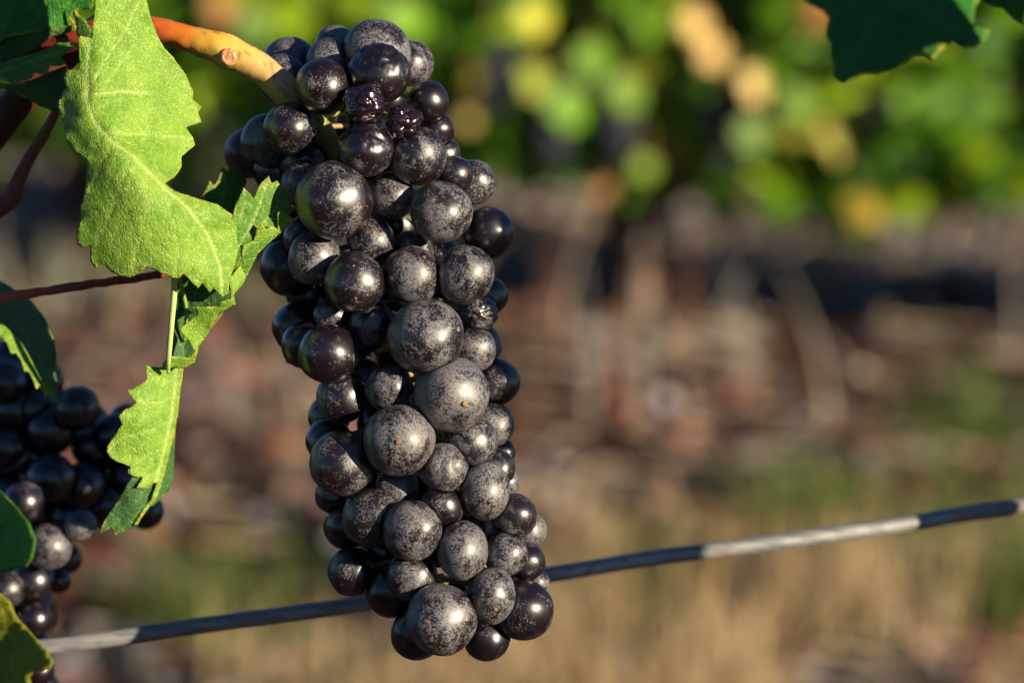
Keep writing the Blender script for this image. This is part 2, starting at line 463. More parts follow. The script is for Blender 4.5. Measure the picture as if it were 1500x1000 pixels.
# rachis and pedicels inside the bunch
rp = [PZ(np.interp(y, ay, [a[1] for a in axis]), y, -30) for y in range(200, 900, 70)]
V, F, T = tube(rp, np.linspace(10, 4, len(rp))*S, 10, sub=3)
rach = obj('rachis', V, F, M_STALK, bunch, cols=np.tile((.22, .26, .06), (len(V), 1)))
mb = MB()
for k, g in enumerate(Gm):
    y = min(max(g[1]-22, 60), 880); a = PZ(np.interp(y, ay, [q[1] for q in axis]), y, -30)
    b = gcen[k]; dv = b-a; L = np.linalg.norm(dv)
    if L < grad[k]*.9: continue
    V, F, T = tube([a, (a+b)/2+np.array([0, 0, .001]), b-dv/L*grad[k]*.8], [4*S, 4*S, 6*S], 8, sub=4)
    mb.add(V, F, (.22, .26, .07) if k % 3 else (.34, .22, .1))
mb.build('pedicels', M_STALK, bunch)

# hanging drop
c = PZ(425, 527, 18); sv, sf = ico(3)
V = sv*7*S; V = V*np.array([1, 1, .85]) + np.outer(np.where(sv[:, 2] > 0, sv[:, 2]*4*S, 0), [0, 0, 1])+c
m, t = newmat('water'); b = NB(t)
p = b.n('ShaderNodeBsdfPrincipled', {'Base Color': (1, .95, .85, 1), 'Roughness': .02, 'IOR': 1.33, 'Transmission Weight': 1.0}); b.n('ShaderNodeOutputMaterial', {0: p.outputs[0]})
o = obj('juice_drop', V, sf, m, None, loc=c); tag(o, 'tiny clear drop hanging from the shaded left side of the central bunch', 'drop')

# left, shaded bunch
Gl = [(113,598,33,-330,.2),(168,637,32,-350,.2),(60,560,34,-360,.1),(20,530,34,-370,.1),(25,600,36,-350,.1),(75,630,36,-330,.1),(30,670,36,-340,.1),
      (120,712,34,-320,.2),(75,700,36,-310,.1),(188,700,33,-350,.2),(20,730,34,-330,.15),(60,755,30,-350,.1),(155,740,32,-345,.1),(213,748,27,-370,.1),(100,755,30,-345,.1),
      (118,770,24,-275,.8),(72,800,34,-285,.75),(35,735,30,-285,.5),(98,818,22,-370,.1),(48,850,32,-345,.35),(10,862,27,-320,.5),(20,810,28,-360,.4),(51,906,26,-330,.1),
      (56,980,24,-340,.1),(15,930,28,-350,.3),(85,850,18,-380,.1),(20,985,28,-350,.3),(-20,560,34,-350,.1),(-25,640,36,-350,.1),(-30,720,34,-350,.1),(-25,800,34,-350,.1),(-20,890,34,-350,.1)]
Gl = relax([[g[0],g[1],g[2]*1.02,g[3]-(115 if g[3] < -300 and g[1] < 840 else -5),1,1,g[4],''] for g in Gl], 40, .84)
Gl += [[8,560,33,-440,1,1,.1,''],[55,600,33,-455,1,1,.1,''],[48,655,34,-470,1,1,.1,''],[10,655,34,-440,1,1,.1,''],[55,705,33,-450,1,1,.1,''],[135,655,30,-480,1,1,.1,'']]
n0 = len(Gl); cnt = 0
for tries in range(9000):
    y = random.uniform(540, 1010); r = random.uniform(30, 36); x = random.uniform(-70, 190 if y < 740 else 60); z = random.uniform(-620, -480)
    if all((x-g[0])**2+(y-g[1])**2+(z-g[3])**2 > (.88*(r+g[2]))**2 for g in Gl) and not (x > 50 and y < 620) and not ((x-95)**2+(y-655)**2 < 44**2):
        Gl.append([x, y, r, z, 1, 1, .3, '']); cnt += 1
    if cnt > 60: break
bl = empty('grape_bunch', PZ(40, 480, -400), 'second bunch of almost black grapes in deep shade at the lower left, behind leaves', 'grape bunch', 'bunches of black wine grapes')
lo, lc, lr = build_bunch(bl, Gl, None, sub=3)
V, F, T = tube([PZ(-60,380,-590),PZ(-20,450,-570),PZ(0,560,-550),PZ(20,760,-540),PZ(10,960,-520)], np.array([14,12,9,7,5])*S, 12)
obj('stalk', V, F, M_STALK, bl, cols=np.tile((.2,.16,.05), (len(V), 1)))

# ------------------------------------------------------------------ leaves near the camera
def inpoly(pts, poly):
    x, y = pts[:, 0], pts[:, 1]; ins = np.zeros(len(pts), bool); n = len(poly)
    for i in range(n):
        x1, y1 = poly[i]; x2, y2 = poly[(i+1) % n]
        if y1 == y2: continue
        c = ((y1 > y) != (y2 > y)) & (x < (x2-x1)*(y-y1)/(y2-y1)+x1); ins ^= c
    return ins
def segdist(P, A, B):
    A = np.asarray(A, float); B = np.asarray(B, float); d = B-A
    t = np.clip(((P-A) @ d)/(d @ d+1e-9), 0, 1)
    return np.linalg.norm(P-(A+np.outer(t, d)), axis=1)
def rbf(ctrl):
    ctrl = np.asarray(ctrl, float); X = ctrl[:, :2]; n = len(X)
    K = np.linalg.norm(X[:, None]-X[None], axis=2)
    K = np.where(K > 0, (K**2)*np.log(K+1e-9), 0)/1e4
    A = np.zeros((n+3, n+3)); A[:n, :n] = K+np.eye(n)*.02; A[:n, n] = 1; A[:n, n+1:] = X/100; A[n, :n] = 1; A[n+1:, :n] = (X/100).T
    w = np.linalg.solve(A, np.concatenate([ctrl[:, 2], [0, 0, 0]]))
    def f(P):
        k = np.linalg.norm(P[:, None]-X[None], axis=2); k = np.where(k > 0, (k**2)*np.log(k+1e-9), 0)/1e4
        return k @ w[:n]+w[n]+(P/100) @ w[n+1:]
    return f
def sheet(outline, ctrl, veins=(), sp=4.0, noise_amp=2.0, rough_edge=1.0, crease=None, seed=0, edgew=2.2, curl=0):
    out = []
    r0 = random.Random(seed+5)
    for i, p in enumerate(outline):
        q = outline[(i+1) % len(outline)]; L = math.hypot(q[0]-p[0], q[1]-p[1]); k = max(1, int(L/3))
        for j in range(k):
            t = j/k; jx = r0.uniform(-.5, .5)*rough_edge if j else 0
            bow = math.sin(math.pi*t)*min(L*.05, 1.2)
            nx, ny = (q[1]-p[1])/(L+1e-6), -(q[0]-p[0])/(L+1e-6)
            out.append((p[0]+(q[0]-p[0])*t+nx*(jx+bow*0), p[1]+(q[1]-p[1])*t+ny*jx))
    oa = np.array(out)
    xs = np.arange(oa[:, 0].min(), oa[:, 0].max(), sp); ys = np.arange(oa[:, 1].min(), oa[:, 1].max(), sp)
    gx, gy = np.meshgrid(xs, ys); g = np.stack([gx.ravel(), gy.ravel()], 1)
    g += np.random.default_rng(seed).uniform(-.25, .25, g.shape)*sp
    g = g[inpoly(g, out)]
    de = np.full(len(g), 1e9)
    for i in range(len(out)): de = np.minimum(de, segdist(g, out[i], out[(i+1) % len(out)]))
    g = g[de > sp*.45]
    pts = [Vector(p) for p in out]+[Vector(p) for p in g]
    vs, es, fs, *_ = delaunay_2d_cdt(pts, [], [list(range(len(out)))], 1, 1e-5)
    P = np.array([[v.x, v.y] for v in vs])
    z = rbf(ctrl)(P)
    de = np.full(len(P), 1e9)
    for i in range(len(out)): de = np.minimum(de, segdist(P, out[i], out[(i+1) % len(out)]))
    vein = np.zeros(len(P))
    for pl, w, s_ in veins:
        d = np.full(len(P), 1e9)
        for a, b in zip(pl[:-1], pl[1:]): d = np.minimum(d, segdist(P, a, b))
        vein = np.maximum(vein, min(s_*1.5, .95)*np.exp(-(d/(w*1.15))**2)); z = z-np.exp(-(d/(w*2.6))**2)*2.6*s_
    nz = np.array([mnoise.noise(Vector((p[0]/38, p[1]/38, seed)))*1.0+mnoise.noise(Vector((p[0]/14, p[1]/14, seed+9)))*.45 for p in P])
    z = z+nz*noise_amp
    if curl: z = z+curl*np.exp(-de/6)*np.array([mnoise.noise(Vector((p[0]/16, p[1]/16, seed+3))) for p in P])
    nn = np.array([.5+mnoise.noise(Vector((p[0]/20, p[1]/20, 7))) for p in P])
    edge = np.clip(np.exp(-(de/(edgew*.7))**2)*np.clip((nn-.45)*3, .08, 1), 0, 1)*.8
    return PZa(np.column_stack([P, z])), [list(f) for f in fs], vein, edge
def add_sheets(name, sheets, mat, parent, thick=.00028):
    Vs, Fs, ve, ed, n = [], [], [], [], 0
    for V, F, v, e in sheets:
        Vs.append(V); Fs += [[i+n for i in f] for f in F]; ve.append(v); ed.append(e); n += len(V)
    return obj(name, np.vstack(Vs), Fs, mat, parent, attrs={'vein': np.concatenate(ve), 'edge': np.concatenate(ed)}, solid=thick)
LG = 'grapevine leaves near the bunch'

# --- leaf 1: big sunlit leaf at the upper left
o1 = [(140,-60),(210,-60),(214,0),(219,20),(229,50),(240,70),(252,82),(262,96),(272,110),(279,127),(283,134),(281.5,146),(295,157),(289.5,165),(295,179),(287,182),(272,187),(281.5,200),(285.5,212.5),
 (276,221),(265.5,230),(265.5,245),(256,259),(241,269),
 (256,280),(288,291),(317,299),(339,313.5),(352,333),(354.5,343),(345.5,345.5),(349,361.5),(345.5,382),(336,409.5),(334,429),(326,434.5),(312,422),(307,429),(296,414),(289.5,422),(281.5,414),(269,400),
 (264,406),(256,408),(237,400),(224,393.5),(213,390),(205,400),(190,406),(179,405),(163,398),(153.5,387),(140,392),(132,381),(133,360),(120,362),(112.6,357),(112.6,339),(120,317),(117,304),(121.6,294),(126,272),(128,235),
 (109,224),(96,205),(93,179),(85,157),(86,147),(97.5,128),(93,115),(96,105.6),(117,99),(113.6,57.6),(118,53),(133,56),(138,25)]
c1 = [(140,-60,70),(210,-60,50),(214,0,45),(137,25,75),(125,90,66),(95,130,60),(90,155,58),(110,220,78),(128,96,78),(127,163,92),(155,198,100),(192,230,108),(241,269,92),
 (180,60,52),(235,80,20),(262,100,8),(290,157,-4),(285,210,5),(262,240,28),(190,140,60),(225,170,45),(250,200,35),(205,210,72),
 (128,260,80),(115,340,62),(120,362,55),(180,300,104),(230,330,98),(165,395,62),(215,385,80),(256,405,72),(280,320,84),(310,340,60),(350,340,38),(330,430,38),(345,380,34),(300,400,62),(337,313,55)]
v1 = [([(128,-20),(131,60),(127,120),(128,150),(140,182),(165,208),(192,228),(215,250),(241,277),(275,305),(305,345),(322,390),(326,432)],1.9,.75),
 ([(127,140),(150,138),(180,135),(215,137)],1.8,.8),([(150,194),(200,197),(250,200),(283,203)],1.3,.5),
 ([(128,142),(150,95),(180,50),(205,0)],1.2,.45),([(133,160),(165,110),(200,60)],.9,.35),
 ([(190,230),(172,290),(150,340),(133,378)],1.2,.35),([(165,205),(140,260),(122,300)],1.0,.3),([(215,250),(215,310),(200,370),(190,404)],1.1,.35),([(241,277),(255,330),(262,370),(256,406)],1.0,.3),([(275,305),(300,318),(340,330)],1.0,.3),
 ([(95,150),(115,170),(128,190)],1,.2)]
L1 = empty('vine_leaf', PZ(135, -60, 60), 'big bright green folded leaf in full sun in front of the orange stalk, upper left', 'leaf', LG)
c1 = [(a, b_, z+80) for a, b_, z in c1]
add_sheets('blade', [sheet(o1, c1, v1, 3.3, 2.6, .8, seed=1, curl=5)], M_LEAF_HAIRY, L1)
V, F, T = tube([PZ(150,-55,142),PZ(118,-90,60),PZ(60,-110,-80)], np.array([5,5,6])*S, 10)
obj('petiole', V, F, M_STALK, L1, cols=np.tile((.3,.12,.04), (len(V), 1)))

# --- leaf 2: narrow curled leaf below it
L2 = empty('vine_leaf', PZ(256, 405, 10), 'narrow curled leaf with saw-toothed rim hanging down below the big sunlit leaf', 'leaf', LG)
inner = [(345,300),(357,275),(366,283),(371,291),(382,269),(393.5,257.6),(398,269),(405.6,264),(413,275),(424,288),(427,304),(424,317),(431,321.6),(419,333),(400,349),(377.5,371),(368,390),(355,416),(342,432),(330,432),(320,420),(325,370)]
ci = [(345,300,20),(371,291,12),(393,258,4),(413,275,14),(427,304,26),(431,321,34),(400,349,28),(377,371,26),(355,416,22),(325,425,18),(325,370,10),(385,310,-2),(360,350,2)]
vi = [([(345,370),(370,325),(380,300),(393,262)],1.3,.7),([(365,345),(390,322),(408,300),(407,270)],1.2,.6),([(352,320),(360,290),(358,278)],1,.5)]
rim = [(431,321.6),(424,317),(413,309),(406,312),(407,336),(399,331),(389,336),(384,327),(376,336),(372,352),(356,359),(354,372),(356,383),(345,397),(334,409.5),(338,425),(338,438),(323,441.5),(320,449),(301,449.5),(286,449.5),(289.5,461),
 (275,472),(263,483),(272,494),(286,515),(275,524),(256,521.5),(245,521.5),(240,537),(269,539),(285,530),(291.5,506),(307,484),(320,458),(345,445),(342,432),(355,416),(368,390),(377.5,371),(400,350),(419,334)]
cr = [(431,321,38),(406,312,46),(389,336,48),(400,349,34),(372,352,50),(377,371,32),(356,370,50),(368,390,30),(334,409,48),(355,416,28),(338,438,44),(345,445,28),(301,449,46),(307,484,22),(286,449,44),(263,483,46),(291,506,22),(286,515,34),(285,530,22),(256,521,42),(240,537,40),(269,539,24)]
lob = [(240,530),(256,522),(275,524),(285,529),(269,539.5),(264,569.6),(261,601.5),(256,630),(246,672),(238,704),(229,729.5),(211,752),(200,769.5),(196,768),(207,750),(217,735),(221,732),(230,705.5),(211,713.5),(200,714),(209.5,699),(195,697.5),(185.5,690.5),(192,683),
 (169.5,675),(160,668),(156,661),(158,652),(166,640),(179,621),(176,614),(173,609.6),(181,601.5),(200,590),(193.5,582),(186,571),(192,570),(201.5,565),(216,555),(214,548),(214,535),(221,537.6),(238,537.6)]
cl = [(240,535,36),(285,529,24),(264,570,18),(256,630,12),(246,672,10),(230,729,8),(200,769,2),(214,536,52),(186,571,60),(173,610,62),(156,661,54),(185,690,44),(209,699,34),(200,714,36),(225,640,40),(230,590,44),(205,620,56)]
vl = [([(258,535),(256,570),(250,610),(240,660),(228,705),(210,745)],1.8,.6),([(254,580),(230,590),(195,585)],1.1,.4),([(250,615),(220,630),(180,640),(158,660)],1.2,.4),([(243,655),(215,665),(188,689)],1,.4),([(256,560),(235,555),(217,545)],1,.3),([(236,682),(215,700),(202,713)],.9,.3)]
under = [(254,405),(262,400),(300,420),(338,430),(325,462),(307,484),(291.5,506),(285,529),(262,536),(244,526)]
cu = [(254,405,8),(338,430,6),(307,484,-2),(285,529,6),(244,526,10),(280,460,-14),(268,505,-10)]
vu = [([(268,520),(266,480),(275,440)],1.6,.6),([(282,455),(300,440),(330,433)],1.2,.3)]
tip = [(209.5,699),(195,697),(185.5,710),(173,733),(153.5,761.5),(147,776),(145.5,781),(155,778),(163,771),(166,776),(168,784),(178,780),(200,769),(214,745),(224,728),(232,705),(213,712)]
ct = [(209,699,28),(173,733,16),(146,781,4),(168,784,-2),(200,769,-2),(228,715,2),(200,735,22)]
vt = [([(215,712),(195,740),(170,765),(148,780)],1,.4),([(222,725),(200,755),(170,782)],1,.6)]
back = [(255,590),(258,610),(256,637),(255,672),(254,701),(246,720),(235,730),(222,742),(225,700),(240,650)]
cb = [(255,590,-2),(256,650,-22),(250,710,-30),(225,735,-12),(232,690,2)]
def lift(c, f=1): return [(a, b_, z+f*float(np.interp(b_, [330, 470, 600], [95, 45, 0]))) for a, b_, z in c]
ci = [(345,300,40),(371,291,30),(393,258,18),(413,275,8),(427,304,0),(431,321,4),(400,349,14),(377,371,18),(355,416,20),(325,425,22),(325,370,34),(385,310,14),(360,350,26)]
ci, cr, cu = lift(ci), lift([(a, b_, z-(24 if b_ < 400 else 0)) for a, b_, z in cr]), lift(cu, .8)
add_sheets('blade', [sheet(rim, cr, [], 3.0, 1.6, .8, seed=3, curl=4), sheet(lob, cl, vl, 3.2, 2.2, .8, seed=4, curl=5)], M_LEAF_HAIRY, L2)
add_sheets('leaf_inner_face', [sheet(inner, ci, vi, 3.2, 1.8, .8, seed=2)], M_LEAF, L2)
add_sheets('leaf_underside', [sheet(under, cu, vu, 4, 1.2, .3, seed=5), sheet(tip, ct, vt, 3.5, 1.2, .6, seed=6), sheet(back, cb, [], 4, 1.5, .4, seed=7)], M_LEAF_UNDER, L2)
V, F, T = tube([PZ(256,396,116),PZ(255,430,108),PZ(251,475,98),PZ(247,524,76),PZ(246,545,50)], np.array([5,4.6,4.2,3.8,2.5])*S, 12)
obj('midrib', V, F, M_STALK, L2, cols=np.tile((.40,.50,.18), (len(V), 1)))
V, F, T = tube([PZ(263,398,76),PZ(267,425,62),PZ(273,455,46),PZ(270,500,20)], np.array([3.4,3.2,2.8,2])*S, 10)
obj('petiole', V, F, M_STALK, L2, cols=np.tile((.22,.30,.07), (len(V), 1)))

def simple_leaf(label, outline, ctrl, mat, veins=(), sp=5, amp=2, seed=0, pet=None, curl=3, base=None):
    b0 = base or ctrl[0]
    e = empty('vine_leaf', PZ(*b0), label, 'leaf', LG)
    add_sheets('blade', [sheet(outline, ctrl, veins, sp, amp, .8, seed=seed, curl=curl)], mat, e)
    if pet:
        V, F, T = tube([PZ(*p) for p in pet], np.linspace(5, 4, len(pet))*S, 10)
        obj('petiole', V, F, M_CANE, e, cols=np.tile((.14,.07,.03), (len(V), 1)))
    return e
simple_leaf('small toothed green leaf poking up between the big sunlit leaf and the bunch',
 [(296,300),(296,288),(307,264),(313,272),(317,268),(326,245),(333,251),(342,243),(350,248),(355,250),(357,258),(361.5,265.6),(358,275),(352,290),(350,310),(320,312)],
 [(322,310,-6),(296,288,-14),(307,264,-20),(326,245,-24),(355,250,-50),(361,266,-56),(350,300,-38)], M_LEAF, [([(322,305),(330,275),(328,248)],1.2,.5)], 4, 1.5, 11)
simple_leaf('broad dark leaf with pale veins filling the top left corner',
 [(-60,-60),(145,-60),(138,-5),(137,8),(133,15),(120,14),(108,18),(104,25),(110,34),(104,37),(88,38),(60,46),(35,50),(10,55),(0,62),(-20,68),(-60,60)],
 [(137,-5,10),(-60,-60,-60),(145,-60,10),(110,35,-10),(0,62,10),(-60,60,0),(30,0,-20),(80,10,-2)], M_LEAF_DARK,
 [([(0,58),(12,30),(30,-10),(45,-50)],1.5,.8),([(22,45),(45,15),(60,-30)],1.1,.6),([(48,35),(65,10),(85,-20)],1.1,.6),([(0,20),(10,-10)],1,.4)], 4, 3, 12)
simple_leaf('blue-green turned-under leaf edge just below the dark corner leaf',
 [(-30,55),(10,52),(40,46),(70,43),(100,38),(112,37),(113,44),(95,49),(80,52),(72,56),(66,61),(55,70),(40,78),(24,86),(12,90),(-30,96)],
 [(110,40,-5),(-30,60,-10),(-30,95,-30),(24,86,-25),(66,60,-16)], M_LEAF_UNDER, [], 4, 2, 13)
simple_leaf('small leaf with yellow toothed rim under the blue-green leaf edge at left',
 [(-30,95),(0,93),(30,84),(60,76),(80,66),(85,63),(113,63),(113,68),(98,76),(90,84),(97,92),(90,96),(74,97),(70,106),(60,109),(50,106),(46,115),(36,118),(20,122),(0,116),(-30,118)],
 [(110,66,6),(-30,105,-10),(20,120,24),(60,108,20),(85,80,0),(40,95,12)], M_LEAF, [([(110,66),(70,82),(20,100),(-10,108)],1.2,.5)], 4, 2, 14)
simple_leaf('dark shaded leaf below the small yellow-rimmed leaf at left',
 [(-10,122),(20,124),(50,116),(75,104),(98,96),(97,128),(86,147),(88,156),(84,165),(60,156),(30,140),(0,128)],
 [(97,96,-20),(-10,122,-60),(86,160,-40),(50,130,-40)], M_LEAF_UNDER, [([(98,110),(60,130),(10,127)],1.2,.4)], 5, 2, 15)
simple_leaf('small bright leaf tip beside the stalk near the top left',
 [(108,12),(115,22),(123,27),(130,38),(138,48),(141,56),(138,70),(118,64),(112,48),(112,34),(107,20)],
 [(125,60,20),(108,12,10),(140,56,24),(112,48,6)], M_LEAF, [], 4, 1, 16)
simple_leaf('blue-green leaf with curled lit rim hanging over the dark bunch at left',
 [(-30,400),(0,411),(22,425),(45,440),(65,465),(78,495),(82,520),(81,548),(84,566),(89,590),(80,580),(68,566),(50,552),(40,538),(28,518),(14,500),(-30,470)],
 [(-30,440,-260),(22,425,-205),(65,465,-140),(82,520,-118),(89,590,-108),(50,552,-165),(14,500,-215),(50,490,-160)], M_LEAF_UNDER, [([(-20,440),(30,480),(60,530),(88,588)],1.5,.4)], 5, 3, 17)
simple_leaf('thin bright leaf rim with yellow teeth in front of the dark bunch',
 [(-30,455),(0,470),(14,484),(30,500),(42,520),(50,536),(60,556),(70,570),(89,592),(74,579),(67,583),(63,573),(57,567),(53,570),(48,556),(41,543),(36,545),(31,530),(24,517),(16,518),(10,502),(-4,490),(-30,476)],
 [(-30,470,-120),(14,490,-110),(40,530,-104),(60,565,-100),(89,592,-106),(10,515,-98),(45,560,-92)], M_LEAF_HAIRY, [], 4, 1.5, 18)
simple_leaf('blurred dark green leaf at the left edge below the dark bunch',
 [(-60,690),(0,718),(20,738),(42,765),(52,790),(48,815),(38,830),(10,835),(-60,850)],
 [(-60,760,260),(0,718,330),(52,790,400),(10,835,345)], M_LEAF_DARK, [], 6, 3, 19)
simple_leaf('blurred yellow-green leaf with brown tip in the bottom left corner',
 [(-60,850),(0,868),(14,880),(24,903),(40,920),(55,938),(70,952),(78,968),(74,978),(62,985),(50,982),(42,992),(50,1010),(56,1040),(-60,1060)],
 [(-60,900,330),(14,880,370),(77,970,430),(50,1040,400),(0,960,355)], M_LEAF_YELLOW, [([(-40,900),(10,930),(74,972)],2,.5),([(0,925),(20,980),(30,1040)],1.5,.4)], 6, 3, 20)
simple_leaf('deep green shaded leaf hanging into the top right corner',
 [(1160,-80),(1168,-20),(1178,0),(1190,8),(1206,16),(1213,26),(1210,40),(1209,53),(1216,66),(1215,80),(1222,96),(1220,112),(1228,120),(1236,124),(1248,116),(1265,107),(1285,108),(1308,101),(1326,92),(1340,80),(1354,80),(1367,88),(1378,76),(1393,61),(1408,70),(1431,69),(1446,56),(1449,44),(1436,38),(1425,37),(1428,11),(1434,0),(1440,-80)],
 [(1300,-80,-640),(1178,0,-560),(1236,124,-430),(1393,61,-480),(1449,48,-520),(1300,30,-520)], M_LEAF_DARK, [([(1300,-80),(1290,0),(1240,118)],2,.5),([(1300,-40),(1360,20),(1430,60)],2,.4)], 7, 4, 21, base=(1300,-80,-640))
simple_leaf('sliver of a dark leaf in the very top right corner',
 [(1430,-60),(1436,0),(1452,10),(1470,14),(1484,28),(1510,42),(1560,60),(1600,-60)],
 [(1500,-60,-380),(1436,0,-390),(1510,40,-380),(1600,0,-400)], M_LEAF_DARK, [], 8, 3, 22)
# unseen leaves added just outside the frame to shade the corner leaf and wire end
def off_leaf(label, cx, cy, z, r, seed, tilt=0):
    rr = random.Random(seed); out = []
    for k in range(40):
        a = 2*math.pi*k/40; q = r*(.78+.16*math.cos(5*a+.6)+.07*(k % 2))*rr.uniform(.94, 1.04)
        out.append((cx+q*math.cos(a), cy+q*math.sin(a)))
    simple_leaf(label, out, [(cx, cy, z), (cx-r, cy, z-tilt), (cx+r, cy, z+tilt), (cx, cy-r, z-20), (cx, cy+r, z+10)], M_LEAF, [([(cx, cy-r), (cx, cy+r*.8)], 3, .5)], 14, 5, seed)
off_leaf('unseen vine leaf added above and right of the corner leaf to shade it', 1800, 20, 0, 190, 31, 40)
off_leaf('unseen vine leaf hanging lower right of the corner leaf, added to shade it', 1690, -60, -120, 150, 32, -30)
off_leaf('unseen vine leaf beside the right end of the wire, added to shade it', 1890, 700, -120, 170, 33, 30)

# ------------------------------------------------------------------ canes, shoots, wire
def cane(label, pts, rad, cols, name='vine_shoot', cat='shoot', n=14):
    V, F, T = tube([PZ(*p) for p in pts], np.array(rad)*S, n, sub=8)
    V = V+np.array([[mnoise.noise(Vector(v)*400)*.0003]*3 for v in V])
    cc = np.array([[np.interp(t, [c[0] for c in cols], [c[1][k] for c in cols]) for k in range(3)] for t in T])
    o = obj(name, V, F, M_CANE, None, loc=PZ(*pts[0]), cols=cc)
    return tag(o, label, cat)
BR = (.07, .022, .012)
cane('thick dark brown cane crossing the left edge below the corner leaves', [(-60,262,-140),(0,180,-130),(45,128,-120),(120,60,-110),(180,20,-100)], [26,26,25,22,20], [(0,BR),(1,(.09,.02,.01))], 'vine_cane', 'cane')
cane('thin brown shoot bending down from the shaded leaf to the left edge', [(84,160,-70),(66,195,-74),(44,230,-78),(28,262,-80),(18,288,-82),(-6,310,-84),(-40,330,-90)], [7,8,9,11,14,12,10], [(0,(.24,.07,.03)),(.7,(.2,.06,.03)),(1,(.16,.05,.02))])
cane('thin dark red tendril running level behind the big sunlit leaf', [(-50,445,-70),(0,436,-66),(45,430,-62),(120,418,-56),(190,408,-50),(242,400,-44),(300,388,-60)], [8,7.5,7,6.5,6.5,6,5], [(0,(.5,.16,.05)),(.3,(.4,.09,.04)),(.5,(.26,.05,.03)),(1,(.2,.04,.02))], 'vine_tendril', 'tendril')  # orange left end: the sunlight on it is put into the colour
# unseen leaves added outside the frame, sunward, sized to shade bunch and wire
SDn = np.array(SD)
def sun_leaf(label, ua, ub, ya, yb, t, seed):
    uc, yc = (ua+ub)/2, (ya+yb)/2
    x0 = uc*math.cos(R(52)); c0 = PZ(x0, yc, -uc*math.sin(R(52)))+SDn*t*S
    e = empty('vine_leaf', c0, label, 'leaf', LG)
    au = np.array([math.cos(R(52)), math.sin(R(52)), 0]); av = np.cross(SDn, au); av /= np.linalg.norm(av)
    if av[2] > 0: av = -av
    rr = random.Random(seed); out = []
    for k in range(44):
        a = 2*math.pi*k/44; q = (.93+.07*math.cos(5*a+seed)+.035*(k % 2))*rr.uniform(.97, 1.02)
        ca, sa = math.cos(a), math.sin(a); m_ = (abs(ca)**3+abs(sa)**3)**(-1/3)
        out.append((q*m_*ca*(ub-ua)/2, q*m_*sa*(yb-ya)/2))
    pts = [c0+(au*a+av*b_)*S+SDn*S*(-(a*a+b_*b_)*.0006) for a, b_ in out]
    ring = [c0+(au*a*.5+av*b_*.5)*S+SDn*S*10*rr.uniform(-1, 1) for a, b_ in out]
    V = pts+ring+[c0]; F = [[i, (i+1) % 44, 44+(i+1) % 44, 44+i] for i in range(44)]+[[44+i, 44+(i+1) % 44, 88] for i in range(44)]
    obj('blade', V, F, M_LEAF, e, attrs={'vein': np.zeros(89), 'edge': np.r_[np.full(44, .4), np.zeros(45)]}, solid=.0003)
    top = c0-av*(yb-ya)/2*S*.9
    V, F, T = tube([top, top-av*.02-SDn*.004, top-av*.05+au*.02], [.0012, .0011, .0012], 8, sub=4)
    obj('petiole', V, F, M_CANE, e, cols=np.tile((.14,.07,.03), (len(V), 1)))
sun_leaf('large unseen vine leaf out to the right on the sunward side, added to shade the bunch', 432, 760, 320, 765, 2200, 1)
sun_leaf('unseen vine leaf high on the sunward side, added to shade the top of the bunch', 305, 700, -260, 92, 2000, 2)
sun_leaf('lower unseen vine leaf out to the right on the sunward side, added to shade the wire', 600, 1050, 740, 1040, 2300, 3)
# wire
wp = [(-700,1040,-220),(75,946,-235),(300,915,-245),(535,884,-270),(800,842,-320),(950,818,-405),(1150,792,-440),(1340,765,-480),(1500,741,-520),(2300,640,-640)]
V, F, T = tube([PZ(*p) for p in wp], [12.5*S*(1+.0004*abs(p[2]+300)) for p in wp], 20, sub=40)
V0 = V.copy()
m, t = newmat('galvanised_wire'); b = NB(t)
tc = b.n('ShaderNodeTexCoord').outputs['Object']
mp = b.n('ShaderNodeMapping', {'Vector': tc, 'Scale': (90, 700, 700)}).outputs[0]
nn = b.noise(mp, 1.0, 5, .6); nn2 = b.noise(tc, 120, 4, .6)
col = b.mix(b.ramp(nn, .4, .65), (.27, .27, .27, 1), (.15, .155, .17, 1))
col = b.mix(b.math('MULTIPLY', b.ramp(nn2, .58, .68), .6), col, (.22, .12, .06, 1))
bp = b.n('ShaderNodeBump', {'Strength': .5, 'Distance': .0003, 'Height': nn})
p = b.n('ShaderNodeBsdfPrincipled', {'Base Color': col, 'Roughness': .5, 'Metallic': .25, 'Normal': bp.outputs[0]}); b.n('ShaderNodeOutputMaterial', {0: p.outputs[0]})
tag(obj('trellis_wire', V, F, m, None, loc=PZ(*wp[0])), 'grey steel trellis wire rising gently to the right behind the bunch', 'wire')

# ------------------------------------------------------------------ ground
def gz(x, y):
    v = Vector((x*1.7, y*1.7, 0)); w = Vector((x*7, y*7, 4)); q = Vector((x*26, y*26, 8))
    return .035*mnoise.noise(v)+.018*mnoise.noise(w)+.006*mnoise.noise(q)
def axis_pts(lo, hi, flo, fhi, fs, ns):
    a = list(np.arange(flo, fhi, fs)); x = fhi; s = fs
    while x < hi: a.append(x); s *= 1.25; x += s
    a.append(hi); x = flo-fs; s = fs; L = []
    while x > lo: L.append(x); s *= 1.25; x -= s
    L.append(lo); return np.array(L[::-1]+a)
gx = axis_pts(-90, 90, -1.5, 1.5, .018, 0); gy = axis_pts(-60, 300, 2.0, 6.5, .022, 0)
V = []; 
for y in gy:
    for x in gx:
        near = abs(x) < 3 and -1 < y < 9
        V.append((x, y, gz(x, y) if near else .03*mnoise.noise(Vector((x*.8, y*.8, 0)))))
nx = len(gx); F = [[j*nx+i, j*nx+i+1, (j+1)*nx+i+1, (j+1)*nx+i] for j in range(len(gy)-1) for i in range(nx-1)]
m, t = newmat('soil'); b = NB(t)
tc = b.n('ShaderNodeTexCoord').outputs['Object']
